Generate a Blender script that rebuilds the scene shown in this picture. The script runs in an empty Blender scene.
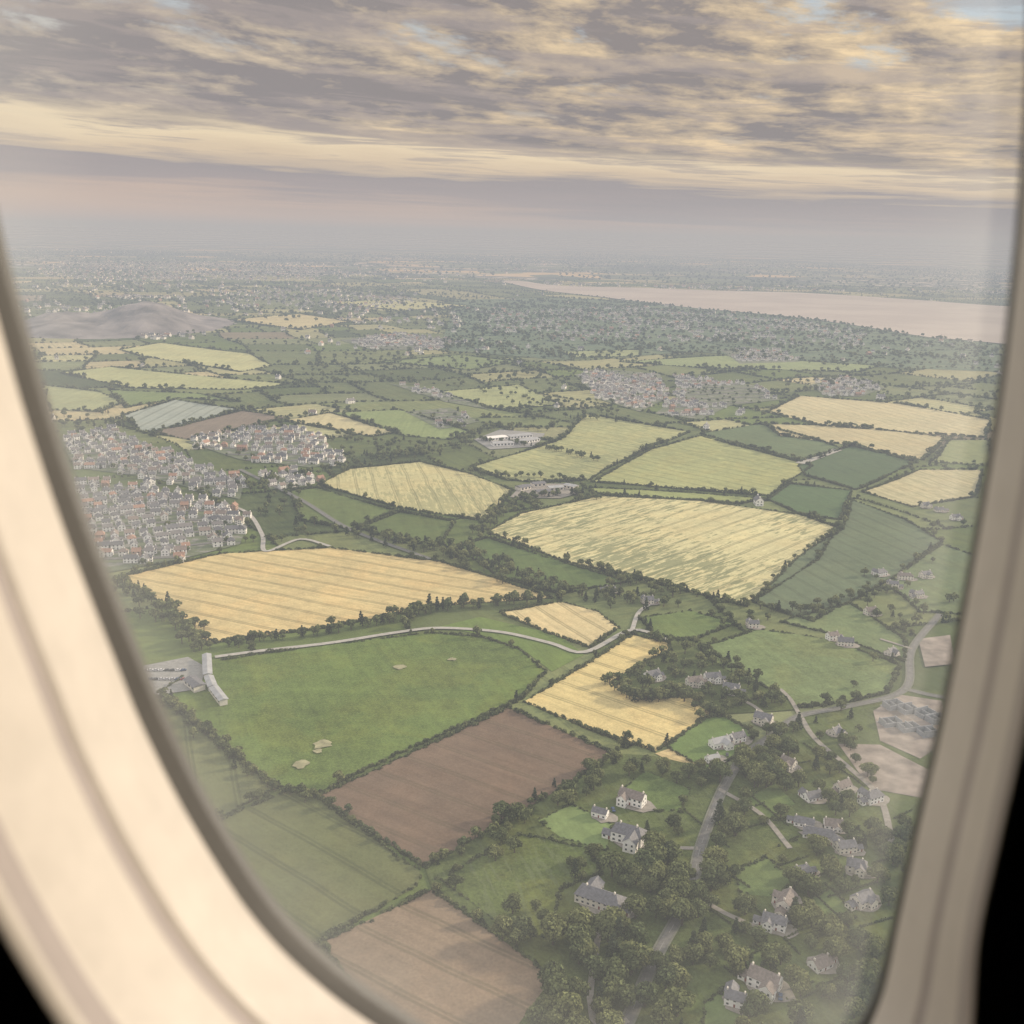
import bpy, math, random
import numpy as np
from mathutils import Vector, Matrix
random.seed(7); rng=np.random.default_rng(7)
D=bpy.data; S=bpy.context.scene; COL=S.collection
S.view_settings.view_transform='Standard'
try: S.view_settings.look='None'
except: pass
S.view_settings.exposure=0
ALT=300.0; PITCH=math.radians(15.1); ROLL=math.radians(1.2)
# ---------- camera ----------
fw=Vector((0,math.cos(PITCH),-math.sin(PITCH))); rt=Vector((1,0,0)); up=Vector((0,math.sin(PITCH),math.cos(PITCH)))
r2=rt*math.cos(ROLL)+up*math.sin(ROLL); u2=up*math.cos(ROLL)-rt*math.sin(ROLL)
cam_d=D.cameras.new('camera'); cam=D.objects.new('camera',cam_d); COL.objects.link(cam)
M4=Matrix((r2,u2,-fw)).transposed().to_4x4(); M4.translation=Vector((0,0,ALT)); cam.matrix_world=M4
cam_d.sensor_width=36; cam_d.lens=36; cam_d.clip_start=0.02; cam_d.clip_end=300000
cam_d.dof.use_dof=True; cam_d.dof.focus_distance=900; cam_d.dof.aperture_fstop=10
S.camera=cam
RF=np.array(fw);RR=np.array(r2);RU=np.array(u2)
# pixel coordinates -> ground metres (camera rays cut with the ground plane)
def G(px,py,z=0.0):
    d=RF+RR*((px-512)/1024)-RU*((py-512)/1024)
    t=(ALT-z)/(-d[2]); return np.array([d[0]*t,d[1]*t])
def GP(pts): return np.array([G(*p) for p in pts])
# ---------- atmosphere constants ----------
SIG=np.array([1.2e-4,1.45e-4,1.75e-4]); LINF=np.array([.455,.44,.44])
def lin(c):
    c=np.array(c,float)/255; return np.where(c<=.04045,c/12.92,((c+.055)/1.055)**2.4)
def ALB(c,pos):
    d=math.sqrt(pos[0]**2+pos[1]**2+ALT**2); T=np.exp(-SIG*d)
    l=lin(c); a=(l-LINF*(1-T)*.6-.022)/(1.06*T); a=np.maximum(a,l*.35)
    a=a*.76+a.mean()*.24
    return np.clip(a,.02,.6)
# ---------- node helpers ----------
def mat(name):
    m=D.materials.new(name); m.use_nodes=True; nt=m.node_tree; nt.nodes.clear()
    o=nt.nodes.new('ShaderNodeOutputMaterial'); return m,nt,o
class B:
    def __init__(s,nt): s.nt=nt
    def n(s,t,**k):
        x=s.nt.nodes.new(t)
        for a,b in k.items(): setattr(x,a,b)
        return x
    def set(s,sock,v):
        if isinstance(v,bpy.types.NodeSocket): s.nt.links.new(v,sock)
        else: sock.default_value=v
    def m(s,op,*a,clamp=False):
        x=s.n('ShaderNodeMath',operation=op,use_clamp=clamp)
        for i,v in enumerate(a): s.set(x.inputs[i],v)
        return x.outputs[0]
    def ss(s,v,a,b,c=0.,d=1.):
        x=s.n('ShaderNodeMapRange',interpolation_type='SMOOTHSTEP')
        for i,q in enumerate((v,a,b,c,d)): s.set(x.inputs[i],q)
        return x.outputs[0]
    def mr(s,v,a,b,c=0.,d=1.):
        x=s.n('ShaderNodeMapRange')
        for i,q in enumerate((v,a,b,c,d)): s.set(x.inputs[i],q)
        return x.outputs[0]
    def mix(s,f,a,b,bt='MIX'):
        x=s.n('ShaderNodeMix',data_type='RGBA',blend_type=bt)
        s.set(x.inputs[0],f)
        for i,v in ((6,a),(7,b)):
            if isinstance(v,(tuple,list,np.ndarray)): v=tuple(v)[:3]+(1,)
            s.set(x.inputs[i],v)
        return x.outputs[2]
    def xyz(s,x,y,z=0.):
        c=s.n('ShaderNodeCombineXYZ')
        for i,v in enumerate((x,y,z)): s.set(c.inputs[i],v)
        return c.outputs[0]
    def sep(s,v):
        c=s.n('ShaderNodeSeparateXYZ'); s.set(c.inputs[0],v); return c.outputs
    def noise(s,v,sc,det=3.,rough=.5,dist=0.):
        x=s.n('ShaderNodeTexNoise'); s.set(x.inputs['Vector'],v); x.inputs['Scale'].default_value=sc
        x.inputs['Detail'].default_value=det; x.inputs['Roughness'].default_value=rough; x.inputs['Distortion'].default_value=dist
        return x.outputs[0]
    def ramp(s,f,stops,interp='LINEAR'):
        x=s.n('ShaderNodeValToRGB'); s.set(x.inputs[0],f); cr=x.color_ramp; cr.interpolation=interp
        while len(cr.elements)>1: cr.elements.remove(cr.elements[-1])
        cr.elements[0].position=stops[0][0]; cr.elements[0].color=tuple(stops[0][1])[:3]+(1,)
        for p,c in stops[1:]:
            e=cr.elements.new(p); e.color=tuple(c)[:3]+(1,)
        return x.outputs[0]
    def link(s,a,b): s.nt.links.new(a,b)
def simple(name,col,rough=.8,nsc=None,namp=.2,rand=0,metal=0):
    m,nt,o=mat(name); b=B(nt); p=b.n('ShaderNodeBsdfPrincipled'); b.link(p.outputs[0],o.inputs[0])
    p.inputs['Roughness'].default_value=rough; p.inputs['Metallic'].default_value=metal
    geo=b.n('ShaderNodeNewGeometry'); c=b.xyz(*col)
    n=b.noise(geo.outputs['Position'],nsc or 1.0,3.)
    f=b.mr(n,.3,.7,1-namp,1+namp)
    c=b.mix(1.,c,b.xyz(f,f,f),'MULTIPLY')
    b.link(c,p.inputs['Base Color']); return m
# ---------- world ----------
W=D.worlds.new('World'); S.world=W; W.use_nodes=True; nt=W.node_tree; nt.nodes.clear(); b=B(nt)
try: W.cycles.sampling_method='MANUAL'; W.cycles.sample_map_resolution=512
except: pass
SUN_AZ=math.radians(66); SUN_EL=math.radians(20)
wo=b.n('ShaderNodeOutputWorld'); sky=b.n('ShaderNodeTexSky'); sky.sky_type='NISHITA'; sky.sun_disc=False
sky.sun_elevation=SUN_EL; sky.sun_rotation=SUN_AZ; sky.altitude=300
bg1=b.n('ShaderNodeBackground'); b.link(sky.outputs[0],bg1.inputs[0]); bg1.inputs[1].default_value=.11
tc=b.n('ShaderNodeTexCoord'); x,y,z=b.sep(tc.outputs['Generated'])
az=b.m('MULTIPLY',b.m('ARCTAN2',x,y),57.3); el=b.m('MULTIPLY',b.m('ARCSINE',z),57.3)
elp=b.m('MAXIMUM',el,0.)
v=b.m('MULTIPLY',b.m('LOGARITHM',b.m('ADD',elp,1.2),math.e),6.0)
v=b.m('ADD',v,b.m('MULTIPLY',az,.035))
u=b.m('DIVIDE',az,4.6)
P=b.xyz(u,b.m('MULTIPLY',v,1.25),7.9)
P2=b.xyz(b.m('ADD',u,.16),b.m('ADD',b.m('MULTIPLY',v,1.25),.22),7.9)
n1=b.noise(P,.66,9.,.62,.12); n2=b.noise(P2,.66,6.,.62,.12)
PL=b.xyz(b.m('DIVIDE',az,15.),b.m('MULTIPLY',v,.5),9.1); nl=b.noise(PL,1.,3.,.5,.2)
ps=b.xyz(b.m('DIVIDE',az,9.),b.m('MULTIPLY',v,1.9),1.7); ns=b.noise(ps,1.,6.,.62,.3)
t=b.m('ADD',b.m('ADD',el,b.m('MULTIPLY',az,.04)),b.m('MULTIPLY',b.m('SUBTRACT',nl,.5),2.2))
t=b.m('ADD',t,b.m('MULTIPLY',b.m('SUBTRACT',ns,.5),1.6))
tt=b.m('DIVIDE',t,16.,clamp=True)
L=lambda *c: tuple(lin(c))
base=b.ramp(tt,[(0,L(212,184,162)),(.9/16,L(200,176,160)),(1.7/16,L(166,153,152)),(2.7/16,L(156,147,148)),(3.1/16,L(222,200,168)),(4.1/16,L(246,226,188)),(4.7/16,L(222,202,172)),(6.0/16,L(190,180,168)),(8.5/16,L(194,194,192)),(11./16,L(196,206,212)),(1,L(204,212,220))])
lit=b.m('MULTIPLY',b.m('SUBTRACT',n1,n2),4.6)
lit=b.m('ADD',lit,b.mr(az,-30.,30.,-.10,.34))
lit=b.m('ADD',lit,b.m('MULTIPLY',b.m('SUBTRACT',.55,n1),3.0))
lit=b.m('ADD',lit,b.m('MULTIPLY',b.m('SUBTRACT',ns,.5),.9),clamp=True)
cc=b.mix(lit,L(134,126,126),L(248,220,174))
cc=b.mix(b.m('MULTIPLY',b.ss(az,5.,-25.),.6),cc,b.mix(lit,L(142,136,138),L(208,198,184)))
mask=b.m('MULTIPLY',b.ss(b.m('ADD',n1,b.m('ADD',b.m('MULTIPLY',b.m('SUBTRACT',nl,.5),.5),b.mr(el,6.,12.,.13,.035))),.42,.56),b.ss(t,3.8,5.2))
c1=b.mix(mask,base,cc)
smask=b.m('MULTIPLY',b.ss(ns,.48,.60),b.m('MULTIPLY',b.ss(t,2.6,3.6),.6))
c1=b.mix(smask,c1,L(162,150,147))
# unseen sky overhead, beside and behind the camera, brightened as added fill light
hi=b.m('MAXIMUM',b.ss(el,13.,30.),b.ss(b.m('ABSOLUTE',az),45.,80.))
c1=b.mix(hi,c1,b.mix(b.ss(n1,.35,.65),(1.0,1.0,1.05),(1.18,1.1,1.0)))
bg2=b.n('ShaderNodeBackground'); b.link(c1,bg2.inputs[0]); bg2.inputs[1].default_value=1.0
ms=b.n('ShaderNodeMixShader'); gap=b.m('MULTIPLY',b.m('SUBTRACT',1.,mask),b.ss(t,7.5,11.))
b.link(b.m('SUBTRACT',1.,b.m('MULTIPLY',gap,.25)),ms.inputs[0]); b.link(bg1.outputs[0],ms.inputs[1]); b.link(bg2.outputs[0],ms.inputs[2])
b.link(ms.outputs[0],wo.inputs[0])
sd=D.lights.new('sun','SUN'); sd.energy=4.4; sd.angle=math.radians(5); sd.color=(1,.87,.68)
so=D.objects.new('sun',sd); COL.objects.link(so)
so.rotation_euler=Vector((math.sin(SUN_AZ)*math.cos(SUN_EL),math.cos(SUN_AZ)*math.cos(SUN_EL),math.sin(SUN_EL))).to_track_quat('Z','Y').to_euler()
so.location=(0,0,2000)
# ---------- mesh helpers ----------
def mkmesh(name,verts,faces,mats=(),mi=None,smooth=False):
    me=D.meshes.new(name); me.from_pydata([tuple(map(float,v)) for v in verts],[],[tuple(f) for f in faces])
    for m in mats: me.materials.append(m)
    if mi is not None: me.polygons.foreach_set('material_index',np.array(mi,dtype=np.int32))
    if smooth: me.polygons.foreach_set('use_smooth',np.ones(len(me.polygons),dtype=bool))
    me.update(); return me
def mkobj(name,me,parent=None,loc=(0,0,0),rot=0,scale=None,col=None):
    o=D.objects.new(name,me); (col or COL).objects.link(o)
    if parent: o.parent=parent
    o.location=loc; o.rotation_euler=(0,0,rot)
    if scale: o.scale=scale
    return o
def inpoly(P,poly):
    P=np.atleast_2d(P); x=P[:,0];y=P[:,1]; r=np.zeros(len(P),bool); n=len(poly); j=n-1
    for i in range(n):
        xi,yi=poly[i];xj,yj=poly[j]
        c=((yi>y)!=(yj>y))
        if yi!=yj: r^= c&(x<(xj-xi)*(y-yi)/(yj-yi)+xi)
        j=i
    return r
def dline(P,line):
    P=np.atleast_2d(P); d=np.full(len(P),1e9)
    for a,c in zip(line[:-1],line[1:]):
        ab=c-a; t=np.clip(((P-a)@ab)/(ab@ab+1e-9),0,1); q=a+t[:,None]*ab
        d=np.minimum(d,np.linalg.norm(P-q,axis=1))
    return d
def smooth_line(pts,step=8.):
    pts=np.array(pts); out=[]
    P=np.vstack([2*pts[0]-pts[1],pts,2*pts[-1]-pts[-2]])
    for i in range(1,len(P)-2):
        n=max(2,int(np.linalg.norm(P[i+1]-P[i])/step)); 
        for k in range(n):
            t=k/n; out.append(.5*((2*P[i])+(-P[i-1]+P[i+1])*t+(2*P[i-1]-5*P[i]+4*P[i+1]-P[i+2])*t*t+(-P[i-1]+3*P[i]-3*P[i+1]+P[i+2])*t**3))
    out.append(pts[-1]); return np.array(out)
# ---------- ground ----------
m_ground,nt,o=mat('distant_farmland'); b=B(nt)
geo=b.n('ShaderNodeNewGeometry'); pos=geo.outputs['Position']
wn=b.n('ShaderNodeTexNoise'); b.link(pos,wn.inputs['Vector']); wn.inputs['Scale'].default_value=.0012
vm=b.n('ShaderNodeVectorMath',operation='MULTIPLY_ADD'); b.link(wn.outputs['Color'],vm.inputs[0]); vm.inputs[1].default_value=(700,700,0); b.link(pos,vm.inputs[2])
vo=b.n('ShaderNodeTexVoronoi',voronoi_dimensions='2D'); b.link(vm.outputs[0],vo.inputs['Vector']); vo.inputs['Scale'].default_value=.0022
cr=b.sep(vo.outputs['Color'])
c=b.ramp(cr[0],[(0,(.07,.10,.045)),(.25,(.13,.17,.08)),(.45,(.09,.12,.06)),(.60,(.32,.30,.17)),(.72,(.16,.19,.09)),(.84,(.60,.46,.24)),(.93,(.13,.17,.07))],'CONSTANT')
wood=b.ss(b.noise(pos,.0005,5.,.6),.48,.56); c=b.mix(wood,c,(.035,.052,.035))
town=b.m('MULTIPLY',b.ss(b.noise(pos,.0004,3.,.6,.5),.50,.56),b.ss(b.noise(pos,.006,3.,.7),.52,.60)); c=b.mix(town,c,(.55,.52,.5))
p=b.n('ShaderNodeBsdfPrincipled'); p.inputs['Roughness'].default_value=.95; b.link(c,p.inputs['Base Color']); b.link(p.outputs[0],o.inputs[0])
xs=np.array([-160000,-40000,-9000,0,9000,40000,160000]); ys=np.array([-20000,-1000,0,9000,40000,160000])
vv=[(a,c_,-.3) for c_ in ys for a in xs]; nx=len(xs)
ff=[(j*nx+i,j*nx+i+1,(j+1)*nx+i+1,(j+1)*nx+i) for j in range(len(ys)-1) for i in range(nx-1)]
mkobj('ground',mkmesh('ground',vv,ff,[m_ground]))
m_h,nt,o=mat('evening_haze'); b=B(nt)
dens=float(SIG.max()*1.25)
ab=b.n('ShaderNodeVolumeAbsorption'); ab.inputs['Density'].default_value=dens; ab.inputs['Color'].default_value=tuple(1-SIG/dens)+(1,)
em=b.n('ShaderNodeEmission'); em.inputs[0].default_value=tuple(LINF*SIG/SIG.max())+(1,); em.inputs[1].default_value=float(SIG.max())  # haze glows by itself, standing in for light scattered in the air
ad=b.n('ShaderNodeAddShader'); b.link(ab.outputs[0],ad.inputs[0]); b.link(em.outputs[0],ad.inputs[1]); b.link(ad.outputs[0],o.inputs['Volume'])
hx=90000;h0=-30;h1=430
hv=[(-hx,-5000,h0),(hx,-5000,h0),(hx,hx,h0),(-hx,hx,h0),(-hx,-5000,h1),(hx,-5000,h1),(hx,hx,h1),(-hx,hx,h1)]
mkobj('haze_layer',mkmesh('haze_layer',hv,[(0,3,2,1),(4,5,6,7),(0,1,5,4),(1,2,6,5),(2,3,7,6),(3,0,4,7)],[m_h]))
# ---------- field material ----------
m_f,nt,o=mat('crop_field'); b=B(nt)
geo=b.n('ShaderNodeNewGeometry'); pos=geo.outputs['Position']
col=b.n('ShaderNodeAttribute',attribute_name='Col').outputs['Color']
par=b.sep(b.n('ShaderNodeAttribute',attribute_name='Par').outputs['Color'])
uv=b.n('ShaderNodeAttribute',attribute_name='fuv').outputs['Vector']; ux,uy,_=b.sep(uv)
big=b.noise(pos,.012,4.,.6); mid=b.noise(pos,.09,4.,.65); fine=b.noise(pos,.7,3.,.6)
f=b.m('ADD',b.m('ADD',b.m('MULTIPLY',b.m('SUBTRACT',big,.5),.6),b.m('MULTIPLY',b.m('SUBTRACT',mid,.5),.6)),b.m('MULTIPLY',b.m('SUBTRACT',fine,.5),.7))
f=b.m('ADD',1.,b.m('MULTIPLY',f,b.m('ADD',.6,par[2])))
c=b.mix(1.,col,b.xyz(f,f,f),'MULTIPLY')
hp=b.ss(b.noise(pos,.02,5.,.65,.5),.45,.62); c=b.mix(b.m('MULTIPLY',hp,b.m('MULTIPLY',par[2],.4)),c,b.mix(1.,c,(1.4,1.14,.95),'MULTIPLY'))
rn=b.noise(b.xyz(b.m('MULTIPLY',ux,.22),b.m('MULTIPLY',uy,.008),0.),1.,3.,.6)
rf=b.mr(rn,.3,.7,.91,1.09); c=b.mix(1.,c,b.xyz(rf,rf,rf),'MULTIPLY')
wob=b.m('MULTIPLY',b.m('SUBTRACT',b.noise(pos,.01,2.),.5),6.)
fr=b.m('FRACT',b.m('DIVIDE',b.m('ADD',ux,wob),22.)); mm=b.m('MULTIPLY',b.m('ABSOLUTE',b.m('SUBTRACT',fr,.5)),22.)
tr=b.m('MULTIPLY',b.ss(b.m('ABSOLUTE',b.m('SUBTRACT',mm,1.2)),.4,1.2,1.,0.),par[1])
c=b.mix(b.m('MULTIPLY',tr,.75),c,b.mix(.55,c,(.05,.06,.03)))
sn=b.noise(b.xyz(b.m('MULTIPLY',ux,.24),b.m('MULTIPLY',uy,.035),4.),1.,4.,.7,.2)
sm=b.noise(pos,.006,2.)
st=b.m('MULTIPLY',b.ss(b.m('ADD',sn,b.m('MULTIPLY',b.m('SUBTRACT',sm,.5),.6)),.505,.58),par[0])
c=b.mix(b.m('MULTIPLY',st,.75),c,(.14,.17,.085))
p=b.n('ShaderNodeBsdfPrincipled'); p.inputs['Roughness'].default_value=.95; p.inputs['Specular IOR Level'].default_value=.1
b.link(c,p.inputs['Base Color']); b.link(p.outputs[0],o.inputs[0])
def sheet(name,polys,cols,pars,angs,zs,mats=None):
    V=[];F=[];C=[];PA=[];UV=[]
    for pl,c,pa,a,z in zip(polys,cols,pars,angs,zs):
        s=len(V); ca,sa=math.cos(a),math.sin(a)
        for q in pl: V.append((q[0],q[1],z))
        F.append(list(range(s,len(V))))
        for q in pl: C.append((*c,1));PA.append((*pa,1));UV.append((q[0]*ca+q[1]*sa,-q[0]*sa+q[1]*ca,0))
    me=mkmesh(name,V,F,[mats or m_f])
    for nm,arr,ty,k in (('Col',C,'FLOAT_COLOR',4),('Par',PA,'FLOAT_COLOR',4),('fuv',UV,'FLOAT_VECTOR',3)):
        at=me.attributes.new(nm,ty,'POINT'); at.data.foreach_set('color' if k==4 else 'vector',np.array(arr,dtype=np.float32).ravel())
    ob=mkobj(name,me); me.update()
    if len(me.polygons)and me.polygons[0].normal.z<0: me.flip_normals()
    return ob
YG=(166,166,120); GR=(116,132,86); DG=(98,110,80); MG=(130,140,98)
FLD=[
 ('ploughed_field',[(322,943),(432,890),(553,977),(520,1070),(420,1090)],(146,128,108),(0,.7,.3),1.0,1.2),
 ('ploughed_field',[(318,797),(508,708),(612,753),(600,765),(425,868)],(128,111,97),(0,.5,.3),1.0,1.2),
 ('crop_field',[(60,720),(120,715),(160,697),(275,788),(205,826),(120,880)],(118,125,90),(0,1,.3),.35,1.0),
 ('crop_field',[(205,827),(287,791),(318,799),(420,872),(418,886),(322,940),(250,1000),(60,960)],(112,119,84),(0,1,.4),.9,1.1),
 ('pasture',[(160,694),(200,664),(250,656),(330,645),(430,633),(480,637),(520,650),(546,672),(520,700),(506,706),(320,792),(275,785)],(112,131,76),(0,.15,1.0),.4,1.1),
 ('pasture',[(440,627),(480,617),(560,636),(584,655),(552,672),(520,648),(480,635)],(116,137,80),(0,.3,.3),.4,0),
 ('wheat_field',[(118,578),(220,554),(330,548),(440,562),(552,598),(440,606),(330,627),(205,644),(175,610)],(206,185,128),(.18,1,.5),1.15,1.3),
 ('wheat_field',[(500,613),(560,602),(598,612),(618,628),(590,648),(550,634)],(208,190,138),(.1,.9,.3),.5,1.2),
 ('wheat_field',[(524,702),(570,675),(632,635),(668,643),(670,652),(640,664),(613,681),(640,700),(690,697),(713,716),(655,752),(590,730)],(211,191,126),(.15,.9,.4),.9,1.1),
 ('wheat_field',[(655,754),(672,748),(714,770),(702,778)],(206,184,128),(.1,.5,.2),.9,0),
 ('wheat_field',[(488,532),(520,514),(600,496),(700,501),(800,515),(838,528),(818,560),(745,606),(650,582),(560,560)],(203,195,142),(.95,1,.4),-.75,1.4),
 ('pasture',[(455,546),(488,538),(560,562),(628,582),(560,594),(500,578)],(106,124,84),(0,.4,.4),.2,1.3),
 ('wheat_field',[(318,485),(350,469),(420,462),(470,474),(512,490),(488,522),(400,508)],(192,185,134),(.55,.8,.4),.2,1.5),
 ('pasture',[(290,491),(318,488),(395,511),(352,530),(300,520)],(114,128,90),(0,.2,.4),.2,1.5),
 ('pasture',[(360,528),(400,512),(455,522),(440,545),(400,543)],(108,122,84),(0,.2,.4),.2,1.5),
 ('wheat_field',[(470,468),(560,440),(585,414),(690,432),(640,452),(590,480),(540,483),(505,480)],(170,172,124),(.65,.6,.5),.8,1.6),
 ('crop_field',[(592,482),(650,450),(700,436),(760,452),(812,466),(770,496),(690,490)],(166,170,118),(.45,.7,.5),.8,1.5),
 ('crop_field',[(590,488),(690,493),(765,499),(740,504),(600,494)],(150,160,106),(0,.3,.3),.8,1.3),
 ('crop_field',[(752,602),(800,556),(842,530),(852,500),(905,520),(942,542),(890,580),(812,622)],(112,126,102),(0,.8,.3),.3,1.3),
 ('crop_field',[(768,500),(790,484),(852,491),(840,520),(800,515)],(102,122,94),(0,.4,.2),.3,1.5),
 ('crop_field',[(798,466),(850,446),(917,463),(856,490),(806,476)],(104,121,98),(0,.4,.2),.3,1.5),
 ('crop_field',[(700,434),(760,424),(840,448),(800,462),(760,450)],(116,130,104),(0,.2,.3),.3,1.4),
 ('wheat_field',[(768,412),(800,396),(900,404),(990,420),(985,438),(900,432),(820,426)],(194,184,146),(.3,.5,.3),.3,1.5),
 ('wheat_field',[(765,424),(850,426),(948,438),(922,460),(840,444),(780,436)],(190,179,140),(.2,.5,.3),.3,1.5),
 ('wheat_field',[(862,492),(920,470),(982,470),(975,497),(912,507)],(190,181,140),(.3,.5,.3),.3,1.5),
 ('crop_field',[(930,462),(950,440),(990,440),(990,466)],(144,152,112),(0,.3,.3),.3,1.5),
 ('vegetable_field',[(122,416),(175,400),(243,410),(180,427),(142,432)],(158,166,156),(0,1,.2),.0,1.5),
 ('ploughed_field',[(150,433),(243,411),(288,418),(190,440)],(140,130,120),(0,.2,.2),.0,1.3),
 ('wheat_field',[(283,421),(330,413),(400,432),(372,437)],(190,181,140),(0,.3,.2),.0,1.4),
 ('pasture',[(332,413),(400,410),(470,432),(450,440),(404,436)],(140,154,110),(0,.2,.2),.0,1.4),
 ('crop_field',[(120,350),(160,343),(250,354),(272,366),(240,372),(140,356)],(178,178,136),(0,.2,.3),0,1.3),
 ('crop_field',[(60,373),(110,367),(220,378),(290,384),(240,390),(130,388)],(170,173,130),(0,.2,.3),0,1.3),
 ('crop_field',[(40,385),(100,392),(125,402),(100,412),(50,410)],(160,165,126),(0,.2,.3),0,1.3),
 ('pasture',[(110,390),(200,394),(240,402),(180,398),(125,408)],(132,146,108),(0,.2,.3),0,1.3),
 ('pasture',[(640,618),(690,611),(735,624),(690,641),(655,635)],(114,132,86),(0,.2,.5),.3,1.3),
 ('gardens',[(613,681),(640,664),(671,651),(720,664),(775,692),(800,710),(775,712),(735,714),(713,716),(690,697),(640,700)],(96,110,74),(.2,0,1.),.3,0),
 ('pasture',[(700,648),(760,630),(830,640),(900,666),(888,692),(850,702),(800,708),(770,690),(722,668)],(120,137,94),(0,.2,.9),.3,1.2),
 ('pasture',[(780,622),(850,604),(905,640),(905,662),(830,634)],(120,136,98),(0,.2,.6),.3,1.2),
 ('pasture',[(890,585),(942,545),(985,560),(975,615),(920,612)],(118,133,100),(0,.2,.6),.3,1.2),
 ('gardens',[(612,754),(655,757),(720,772),(745,757),(800,718),(905,692),(1060,690),(1100,1120),(450,1120),(553,978),(432,889),(425,868),(600,766)],(100,112,76),(.4,0,1.3),.3,0),
 ('lawn',[(668,748),(700,720),(722,716),(756,735),(735,758),(705,770)],(114,138,84),(0,.1,.3),.3,1.0),
 ('lawn',[(538,822),(572,805),(612,826),(606,852),(560,838)],(124,144,92),(0,.1,.3),.3,.9),
 ('lawn',[(622,792),(645,772),(690,790),(680,812),(645,812)],(108,127,80),(0,.1,.8),.3,.9),
 ('lawn',[(735,872),(765,858),(795,880),(770,898),(740,895)],(110,128,82),(0,.1,.4),.3,.9),
 ('lawn',[(705,1005),(730,985),(745,1010),(735,1060),(700,1060)],(112,130,84),(0,.1,.4),.3,.9),
 ('lawn',[(742,958),(760,944),(776,956),(752,975)],(112,130,84),(0,.1,.4),.3,.9),
 ('lawn',[(800,905),(830,890),(850,910),(820,928)],(112,130,84),(0,.1,.4),.3,.9),
 ('lawn',[(745,800),(775,785),(795,805),(765,822)],(110,128,82),(0,.1,.4),.3,.9),
 ('meadow',[(440,880),(520,835),(590,850),(600,875),(560,890),(550,940),(500,925)],(104,118,74),(.6,0,1.3),.3,1.0),
 ('scrub',[(455,300),(560,298),(700,303),(860,322),(1000,345),(1000,372),(850,366),(700,352),(560,360),(440,350)],(124,136,124),(0,0,1),.3,0),
 ('crop_field',[(560,352),(640,350),(640,356),(575,358)],(155,162,127),(0,0,.3),0,1.3),
 ('crop_field',[(620,362),(720,356),(880,366),(860,372),(700,368)],(146,157,122),(0,0,.3),0,1.3),
 ('crop_field',[(380,362),(460,355),(520,362),(470,370)],(134,147,114),(0,0,.3),0,1.3),
 ('crop_field',[(440,392),(520,385),(560,405),(500,410)],(160,166,124),(0,0,.3),0,1.3),
 ('crop_field',[(230,320),(300,314),(350,322),(300,330)],(182,172,140),(0,0,.3),0,1.3),
 ('crop_field',[(320,302),(400,300),(470,306),(400,311)],(172,170,138),(0,0,.3),0,1.3),
]
FP=[]
for i,(nm,pts,c,pa,an,hs) in enumerate(FLD):
    g=GP(pts); o_=[]
    for k in range(len(g)):
        a,bb=g[k],g[(k+1)%len(g)]; n=max(1,min(6,int(np.linalg.norm(bb-a)/60)))
        nr=np.array([-(bb-a)[1],(bb-a)[0]]); nr/=np.linalg.norm(nr)+1e-9
        for q in range(n): o_.append(a+(bb-a)*q/n+(nr*rng.normal(0,1.8) if q else 0))
    g=np.array(o_); FP.append((nm,g,hs))
    sheet(nm,[g],[ALB(c,g.mean(0))],[pa],[an],[.3+.011*i])
GARD=[g for nm,g,hs in FP if nm=='gardens'][1]
# worn paths and goalposts on the playing field
m_worn=simple('worn_grass',(.30,.29,.17),.95,.2,.3)
for (a_,b_,r_) in ((322,745,6),(318,752,3),(400,668,4),(300,765,5),(452,660,3)):
    c0=G(a_,b_); g=[(c0[0]+math.cos(t_)*r_*random.uniform(.6,1.4),c0[1]+math.sin(t_)*r_*random.uniform(.6,1.3),.94) for t_ in np.linspace(0,6.28,13)[:-1]]
    mkobj('worn_patch',mkmesh('worn_patch',g,[list(range(12))],[m_worn]))
# quarry faces and spoil heaps
m_rock=simple('quarry_rock',(.20,.185,.185),.95,.012,.5)
qv=[];qf=[]; n=34; qc=G(125,325)
for j in range(n+1):
    for i in range(n+1):
        X_=(i/n-.5)*640; Y_=(j/n-.5)*900; r_=max(0,1-math.hypot(X_/320,Y_/450)**2)
        h_=r_*(36+18*math.sin(X_/58+Y_/150)+15*math.sin(Y_/62-X_/90)+9*random.random()); qv.append((qc[0]+X_,qc[1]+Y_,max(-.5,h_)))
for j in range(n):
    for i in range(n): a=j*(n+1)+i; qf.append((a,a+1,a+n+2,a+n+1))
mkobj('spoil_heap',mkmesh('spoil_heap',qv,qf,[m_rock]))
QP=np.array([[qc[0]+math.cos(t_)*320,qc[1]+math.sin(t_)*450] for t_ in np.linspace(0,6.28,20)[:-1]])
FP.append(('quarry',QP,0))
# ---------- background patchwork of fields ----------
def warp(P):
    P=np.array(P,float); x,y=P[:,0],P[:,1]
    dx=45*np.sin(y/310+1)+30*np.sin(x/190+y/420)+20*np.sin(y/97+2); dy=45*np.sin(x/350+2)+30*np.sin(y/230-x/380)+18*np.sin(x/88)
    return np.stack([x+dx,y+dy],1)
cells=[]
def split(x0,y0,x1,y1,d):
    w,h=x1-x0,y1-y0; tgt=random.uniform(150,330)*(1.5 if y0>3000 else 1)
    if max(w,h)<tgt: cells.append((x0,y0,x1,y1)); return
    if w>h*random.uniform(.7,1.4):
        m=x0+w*random.uniform(.35,.65); split(x0,y0,m,y1,d+1); split(m,y0,x1,y1,d+1)
    else:
        m=y0+h*random.uniform(.35,.65); split(x0,y0,x1,m,d+1); split(x0,m,x1,y1,d+1)
split(-8000,-8000,8000,8000,0)
CA,SA=math.cos(.5),math.sin(.5)
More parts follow.
